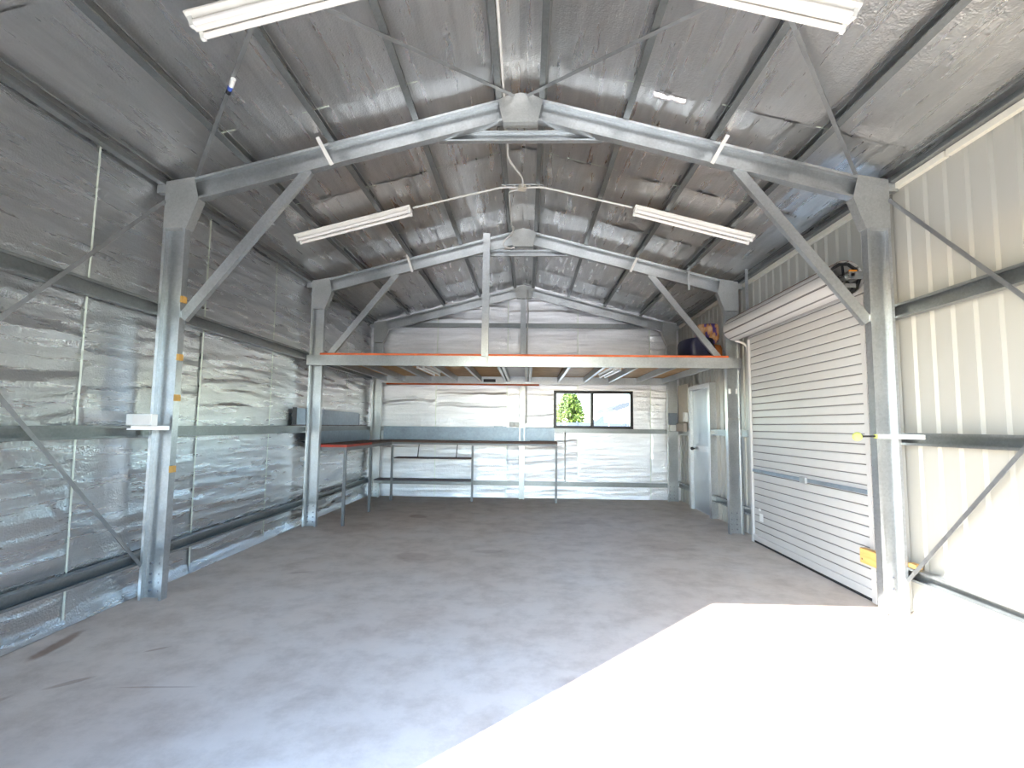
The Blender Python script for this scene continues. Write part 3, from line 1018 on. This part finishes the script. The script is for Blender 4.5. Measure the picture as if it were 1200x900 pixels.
# the rolled-up part of the curtain
ro = MB()
RC = Vector((2.985, 0, 2.885))
ns = 108
ring = []
for i in range(ns):
    a = 2 * math.pi * i / ns
    rr = 0.158 if (i % 12) else 0.148
    ring.append((RC.x + rr * math.cos(a), RC.z + rr * math.sin(a)))
ya, yb = 4.63, 7.13
vs = [(x, ya, z) for x, z in ring] + [(x, yb, z) for x, z in ring]
fs = [(i, ns + i, ns + (i + 1) % ns, (i + 1) % ns) for i in range(ns)]
roll = ro.add(vs, fs).build('curtain_roll', [M['shutter'], M['groove_shade']], rd)
for i, p in enumerate(roll.data.polygons):
    p.material_index = 1 if i % 12 in (0, 11) else 0
MB().add([(RC.x + 0.161 * math.cos(a), y, RC.z + 0.161 * math.sin(a)) for y in (ya, yb) for a in [R(d) for d in range(62, 136, 8)]],
         [(i, i + 1, 10 + i + 1, 10 + i) for i in range(9)]).build('rusty_top', M['rust'], roll)
for (yy, nm) in ((ya + 0.02, 'near'), (yb - 0.02, 'far')):
    w = MB()
    for i in range(10):
        a0, a1 = 2 * math.pi * i / 10, 2 * math.pi * (i + 1) / 10
        w.prism([(RC.x + r_ * math.cos(a), yy, RC.z + r_ * math.sin(a)) for r_, a in ((0.152, a0), (0.152, a1), (0.128, a1), (0.128, a0))], (0, 0.02, 0))
    for i in range(5):
        a = 2 * math.pi * i / 5 + 0.4
        w.bar((RC.x + 0.03 * math.cos(a), yy + 0.01, RC.z + 0.03 * math.sin(a)), (RC.x + 0.135 * math.cos(a), yy + 0.01, RC.z + 0.135 * math.sin(a)), 0.012, 0.022, (0, 1, 0))
    wheel = w.build('drum_wheel', M['black'], rd)
    MB().tube([(RC.x, yy - 0.05, RC.z), (RC.x, yy + 0.04, RC.z)], 0.030, 14).build('hub', M['steel_dark'], wheel)
    if nm == 'near':
        MB().box((RC.x + 0.035, yy - 0.018, RC.z + 0.03), (RC.x + 0.105, yy - 0.006, RC.z + 0.075)).build('orange_label', M['sticker_o'], wheel)
        MB().box((RC.x - 0.01, yy - 0.016, RC.z - 0.09), (RC.x + 0.09, yy - 0.004, RC.z - 0.05)).build('steel_bracket', M['steel'], wheel)
    else:
        MB().add([(RC.x, yb - 0.001, RC.z)] + [(RC.x + 0.15 * math.cos(2 * math.pi * i / 20), yb - 0.001, RC.z + 0.15 * math.sin(2 * math.pi * i / 20)) for i in range(20)],
                 [(0, 1 + i, 1 + (i + 1) % 20) for i in range(20)]).build('end_disc', M['shutter'], wheel)
MB().tube([(RC.x, ya - 0.10, RC.z), (RC.x, yb + 0.10, RC.z)], 0.02, 10).build('axle', M['steel'], rd)
for yy in (ya - 0.10, yb + 0.06):
    MB().box((RC.x - 0.03, yy, RC.z - 0.04), (3.279, yy + 0.008, RC.z + 0.03)).build('axle_bracket', M['steel'], rd)
for yy in (RD0 - 0.01, RD1 - 0.03):
    MB().csec((XD + 0.006, yy + 0.02, 0.0), (XD + 0.006, yy + 0.02, 2.72), (1, 0, 0), (0, 1 if yy < 5 else -1, 0), 0.06, 0.05, 0.012).build('guide_rail', M['shutter'], rd)
    MB().box((XD + 0.036, yy - 0.03, 0.0), (3.279, yy + 0.05, 2.9)).build('jamb_post', M['steel'], rd)
lb = MB().box((XD - 0.030, 4.66, 0.930), (XD - 0.002, 6.96, 0.966)).build('lock_bar', M['tray'], rd)
MB().box((XD - 0.055, 5.62, 0.915), (XD - 0.028, 5.74, 0.985)).build('lock_handle', M['steel_plate'], lb, bev=0.004)
MB().box((XD - 0.0035, 6.74, 0.30), (XD - 0.001, 6.84, 0.40)).build('white_sticker', M['sticker_w'], rd)
MB().box((XD - 0.0035, 6.80, 0.43), (XD - 0.001, 6.86, 0.46)).build('white_sticker', M['sticker_w'], rd)
hs = MB().box((3.135, 7.09, 3.02), (3.175, 7.10, 3.80)).build('drum_hanger', M['steel'], rd)
o = MB().tube(arc([(3.02, 7.20, 2.74), (3.09, 7.17, 2.71), (3.135, 7.13, 2.66), (3.15, 7.11, 2.55), (3.15, 7.105, 2.0), (3.15, 7.10, 1.46)]), 0.016, 8).build('conduit', M['white'], None, smooth=True)
tag(o, 'white conduit curling down from the roller door drum beside its far guide', 'conduit')

# ------------------------------------------------------------------ personnel door
d1 = MB().box((3.17, PD0 - 0.10, 0), (3.30, PD0, PDZ + 0.08)).box((3.17, PD1, 0), (3.30, PD1 + 0.10, PDZ + 0.08)).box((3.17, PD0, PDZ), (3.30, PD1, PDZ + 0.08))
door = struct(d1.build('door_1', M['steel']), 'grey metal personnel door in the right wall near the back', 'door')
leaf = MB().box((3.225, PD0 + 0.005, 0.01), (3.262, PD1 - 0.005, PDZ - 0.005)).build('door_leaf', M['door_leaf'], door)
MB().box((3.212, PD0 + 0.03, 1.08), (3.226, PD1 - 0.03, 1.18)).build('mid_rail', M['steel'], leaf)
MB().tube([(3.225, PD1 - 0.10, 1.12), (3.18, PD1 - 0.10, 1.12)], 0.012, 8).ball((3.165, PD1 - 0.10, 1.12), 0.032).build('door_knob', M['black'], leaf, smooth=True)

# ------------------------------------------------------------------ loft (mezzanine)
loft = thing('mezzanine_loft', 'raised storage loft with orange-edged boards on steel joists across the back bay', 'loft', (0, 8.9, 2.36))
MB().csec((-3.165, 7.372, 2.435), (3.15, 7.372, 2.435), (0, 0, 1), (0, -1, 0), 0.15, 0.052, 0.02).build('front_beam', M['steel'], loft)
MB().csec((-2.98, 10.50, 2.44), (2.98, 10.50, 2.44), (0, 0, 1), (0, -1, 0), 0.15, 0.055, 0.02).build('rear_beam', M['steel'], loft)
for x in (-2.88, -2.50, -1.95, -1.40, -0.90, -0.385, -0.315, 0.09, 0.16, 0.75, 1.28, 1.79, 2.36, 2.90):
    s = 1 if x < 0 else -1
    MB().csec((x, 7.375, 2.455), (x, 10.445, 2.455), (0, 0, 1), (s, 0, 0), 0.10, 0.045, 0.014).build('joist', M['steel'], loft)
bx = [-2.97, -1.15, -0.34]
for (x0, x1) in ((-2.96, -1.65), (-1.645, -0.335), (0.112, 1.55), (1.555, 2.96)):
    for (ya_, yb_) in ((7.325, 8.30), (8.303, 9.28), (9.283, 10.52)):
        MB().box((x0, ya_, 2.512), (x1, yb_, 2.531)).build('deck_board', M['ply'], loft)
MB().box((-2.965, 7.305, 2.51), (2.965, 7.324, 2.537)).build('orange_edge', M['ply_edge'], loft)
MB().box((-2.85, 10.44, 2.332), (0.33, 10.50, 2.362)).build('orange_batten', M['ply_edge'], loft)
# white ribbed panel closing the gap between the two middle joist pairs
rp = []
nrib = 18
for i in range(nrib * 4 + 1):
    yy = 7.33 + (10.45 - 7.33) * i / (nrib * 4)
    rp.append((yy, 2.515 + (0.03 if i % 4 in (1, 2) else 0.0)))
n = len(rp)
MB().add([(-0.334, a, b) for a, b in rp] + [(0.111, a, b) for a, b in rp], [(i, i + 1, n + i + 1, n + i) for i in range(n - 1)]).build('ribbed_panel', M['panel_white'], loft)
MB().csec((-0.535, 7.315, 2.50), (-0.535, 7.315, 4.33), (1, 0, 0), (0, -1, 0), 0.10, 0.05, 0.016).build('hanger_post', M['steel'], loft)
MB().box((-0.52, 7.312, 2.39), (-0.485, 7.318, 2.56)).build('hanger_tab', M['steel_plate'], loft)

o = MB().box((-0.82, 10.395, 2.395), (-0.57, 10.44, 2.455)).build('cable_box', M['black'], None, bev=0.006)
tag(o, 'small black box on the rear beam under the loft', 'box')


def sack(loc, dims, rot, name, label, mats, seed, group=None):
    bm = bmesh.new()
    bmesh.ops.create_cube(bm, size=1.0)
    bmesh.ops.subdivide_edges(bm, edges=bm.edges, cuts=5, use_grid_fill=True)
    for v in bm.verts:
        p = v.co
        rx = 1 - 0.55 * max(0, abs(p.z) - 0.3) - 0.25 * abs(p.y * p.z) * 4 * 0.3
        q = Vector((p.x * dims[0], p.y * dims[1], p.z * dims[2]))
        k = (abs(p.x) * 2) ** 4 + (abs(p.y) * 2) ** 4
        q.z *= 1 - 0.12 * k * 0.5
        q.x *= rx
        q += Vector((noise.noise(q * 9 + Vector((seed, 0, 0))), noise.noise(q * 9 + Vector((0, seed, 0))), 0)) * 0.018
        v.co = q + Vector((0, 0, dims[2] / 2))
    me = bpy.data.meshes.new(name)
    bm.to_mesh(me)
    bm.free()
    me.shade_smooth()
    zmin = min(v.co.z for v in me.vertices)
    for v in me.vertices:
        v.co.z -= zmin
    o = bpy.data.objects.new(name, me)
    COL.objects.link(o)
    o.location = loc
    o.rotation_euler = (0, 0, rot)
    for m_ in mats:
        me.materials.append(m_)
    tag(o, label, 'bag', group)
    return o


sack((2.64, 7.74, 2.531), (0.36, 0.46, 0.32), 0.2, 'packed_bag', 'dark navy bag on the loft behind the right knee brace', [M['navy']], 3, 'bags on the loft')
sack((2.99, 8.20, 2.531), (0.34, 0.30, 0.30), 0.1, 'packed_bag', 'orange and dark bag at the bottom of the loft stack by the right wall', [M['bag_orange']], 8, 'bags on the loft')
sack((2.97, 8.20, 2.828), (0.32, 0.30, 0.34), -0.1, 'packed_bag', 'purple and orange printed bag on top of the loft stack', [M['bag_print']], 5, 'bags on the loft')

# ------------------------------------------------------------------ workbenches
BZ = 1.16
bb = thing('workbench', 'long dark-topped workbench on square steel legs along the back wall', 'workbench', (-1.0, 10.4, 0))
MB().box((-2.97, 10.12, BZ - 0.012), (0.69, 10.55, BZ + 0.030)).build('benchtop', M['bench_top'], bb)
MB().box((-2.62, 10.13, BZ - 0.05), (0.69, 10.16, BZ - 0.013)).build('front_rail', M['leg_steel'], bb)
for x in (-2.60, -0.99, 0.67):
    MB().box((x - 0.02, 10.125, 0), (x + 0.02, 10.165, BZ - 0.06)).build('leg', M['leg_steel'], bb)
MB().box((0.15, 10.118, BZ + 0.031), (0.68, 10.40, BZ + 0.045)).build('worn_board', M['bench_top'], bb)
hsf = thing('hanging_shelf', 'thin dark shelf hung on rods under the back workbench', 'shelf', (-1.8, 10.3, 0.83))
MB().box((-2.575, 10.17, 0.825), (-1.015, 10.50, 0.847)).build('shelf_board', M['shelf_dark'], hsf, bev=0.006)
for x in (-2.12, -1.34):
    MB().tube([(x, 10.30, 0.845), (x + 0.03, 10.30, BZ - 0.013)], 0.010, 6).build('hanging_rod', M['black'], hsf)
lsf = thing('low_shelf', 'low dark shelf board behind the bench legs along the back wall', 'shelf', (-2.2, 10.4, 0.37))
MB().box((-2.97, 10.17, 0.385), (-1.015, 10.54, 0.405)).build('shelf_board', M['shelf_dark'], lsf)
MB().box((-2.97, 10.175, 0.335), (-1.015, 10.205, 0.384)).build('shelf_rail', M['steel_dark'], lsf)
lb_ = thing('workbench', 'shorter workbench with a red front edge along the left wall', 'workbench', (-2.9, 8.8, 0))
MB().box((-3.17, 7.53, BZ - 0.002), (-2.60, 10.115, BZ + 0.028)).build('benchtop', M['bench_top'], lb_)
MB().box((-2.599, 7.53, BZ - 0.006), (-2.588, 8.75, BZ + 0.030)).box((-3.12, 7.519, BZ - 0.006), (-2.588, 7.529, BZ + 0.030)).build('red_edge', M['bench_red'], lb_)
MB().box((-2.64, 7.54, BZ - 0.06), (-2.60, 10.11, BZ - 0.003)).box((-3.15, 7.54, BZ - 0.06), (-2.642, 7.58, BZ - 0.003)).build('bench_rail', M['leg_steel'], lb_)
for y in (7.56, 8.80):
    MB().box((-2.64, y - 0.02, 0), (-2.60, y + 0.02, BZ - 0.06)).build('leg', M['leg_steel'], lb_)
o = MB().box((-2.93, 10.645, BZ + 0.03), (0.655, 10.655, 1.465)).build('splash_panel', M['tray'])
tag(o, 'blue-grey galvanised splash panel standing along the back of the long workbench', 'panel')
o = MB().box((-3.168, 7.56, BZ + 0.028), (-3.158, 10.45, 1.385)).build('splash_panel', M['tray'])
tag(o, 'blue-grey galvanised splash panel behind the left workbench', 'panel')
lt = thing('wall_tray', 'long galvanised trough standing on the left wall shelf by the middle frame', 'trough', (-3.1, 8.6, 1.47))
MB().box((-3.195, 7.14, 1.484), (-3.187, 9.80, 1.72)).box((-3.245, 7.14, 1.484), (-3.195, 9.80, 1.494)).build('trough_body', M['tray'], lt)
MB().box((-3.245, 7.12, 1.484), (-3.187, 7.138, 1.73)).build('dark_end_and_shade', M['black'], lt)
MB().box((-3.245, 9.802, 1.484), (-3.187, 9.86, 1.70)).build('dark_end_and_shade', M['grey_box_and_shade'], lt)  # grey block stands in for the shadow on the wall past the trough
o = MB().box((-3.25, 7.10, 1.468), (-3.184, 10.30, 1.483)).build('wall_shelf', M['shelf_dark'])
tag(o, 'narrow dark shelf on the left wall under the galvanised trough', 'shelf')

# ------------------------------------------------------------------ small fittings
ob = thing('power_outlet', 'small grey power outlet left of the middle post on the back wall', 'outlet', (-0.17, 10.66, 1.53))
MB().box((-0.285, 10.60, 1.49), (-0.075, 10.655, 1.575)).build('outlet_body', M['pvc'], ob, bev=0.005)
for x in (-0.23, -0.13):
    MB().box((x - 0.03, 10.594, 1.505), (x + 0.03, 10.60, 1.56)).build('socket_face', M['outlet'], ob)
o = MB().box((-0.60, 10.60, 1.466), (-0.34, 10.65, 1.485)).build('steel_offcut', M['tray'])
tag(o, 'thin steel offcut lying on the edge of the back splash panel', 'offcut')

# socket on its white bracket by the left column of the front frame
so = thing('power_socket', 'white double power socket on the left wall girt beside the front column', 'socket', (-3.08, 4.20, 1.47))
MB().box((-3.205, 4.08, 1.467), (-2.99, 4.15, 1.562)).build('socket_body', M['outlet'], so, bev=0.004)
MB().box((-3.145, 4.073, 1.478), (-2.995, 4.079, 1.552)).build('lit_face_plate', M['white'], so)  # cream plate colours in the lighter, lit right face of the box
bw = MB().bar((-3.21, 4.10, 1.448), (-2.985, 4.285, 1.448), 0.03, 0.034).build('white_bracket', M['sticker_w'])
tag(bw, 'short white bar across the left column of the front frame under the socket', 'bracket')
bw = MB().bar((3.165, 4.04, 1.449), (2.985, 4.288, 1.449), 0.03, 0.034).build('white_bracket', M['sticker_w'])
tag(bw, 'long white bar from the right column of the front frame to the wall girt', 'bracket')
tb = thing('ball_stop', 'yellow-green ball on a short rod beside the right front column', 'ball', (2.81, 4.30, 1.445))
MB().ball((2.815, 4.30, 1.445), 0.037, 16, 12).build('felt_ball', M['ball'], tb, smooth=True)
MB().tube([(2.845, 4.30, 1.447), (2.975, 4.31, 1.449)], 0.008, 8).build('rod', M['black'], tb)
MB().box((2.965, 4.30, 1.432), (2.979, 4.325, 1.466)).build('yellow_clip', M['ball'], tb)
for i, z in enumerate((2.58, 2.065, 1.71, 1.095)):
    o = MB().box((-2.979, 4.305, z - 0.028), (-2.955, 4.362, z + 0.028)).build('tape_tab', M['clip'])
    tag(o, 'brown tape tab on the left front column, %s' % ('highest of the four', 'second of the four from the top', 'third of the four from the top', 'lowest of the four')[i], 'tab', 'brown tabs on the left front column')
wbk = thing('timber_block', 'orange pine block beside the right front column low on the roller door', 'timber block', (3.06, 4.55, 0.33))
MB().box((3.045, 4.392, 0.335), (3.104, 4.70, 0.462)).build('block', M['timber'], wbk, bev=0.004)
MB().tube([(3.047, 4.67, 0.37), (3.0435, 4.67, 0.37)], 0.008, 8).build('knot', M['bench_top'], wbk)
o = MB().box((3.19, 4.24, 0.396), (3.245, 4.34, 0.43)).build('timber_cleat', M['timber'])
tag(o, 'small brown timber piece on the lowest right girt at the column foot', 'timber')

mbx = thing('meter_board', 'cream meter board in the back right corner', 'meter board', (3.2, 10.2, 1.9))
MB().box((3.195, 9.93, 1.60), (3.215, 10.54, 2.36)).build('board', M['cream_board'], mbx)
MB().box((3.13, 9.90, 1.62), (3.194, 10.05, 1.80)).build('switch_box', M['outlet'], mbx, bev=0.004)
MB().box((3.12, 9.96, 1.43), (3.19, 10.45, 1.585)).build('tan_box', M['tan_box'], mbx, bev=0.004)
o = MB().box((2.985, 10.49, 1.56), (3.155, 10.555, 1.80)).build('isolator_box', M['grey_box_and_shade'], None, bev=0.004)
tag(o, 'dark grey isolator box on the rear right column', 'switch box')
o = MB().box((3.0, 10.505, 1.43), (3.13, 10.555, 1.555)).build('isolator_box', M['pvc'], None, bev=0.004)
tag(o, 'pale grey switch box just below the dark one on the rear right column', 'switch box')
for x in (3.02, 3.115):
    o = MB().box((x - 0.016, 7.434, 2.0), (x + 0.016, 7.4365, 2.075)).build('white_label', M['sticker_w'])
    tag(o, 'small white label on the right middle column, %s' % ('nearer its inner edge' if x < 3.05 else 'nearer the wall'), 'label', 'labels on the right middle column')
o = MB().box((2.985, 7.425, 1.625), (3.155, 7.436, 1.65)).build('column_strip', M['steel_plate'])
tag(o, 'thin pale steel strip across the right middle column', 'strip')
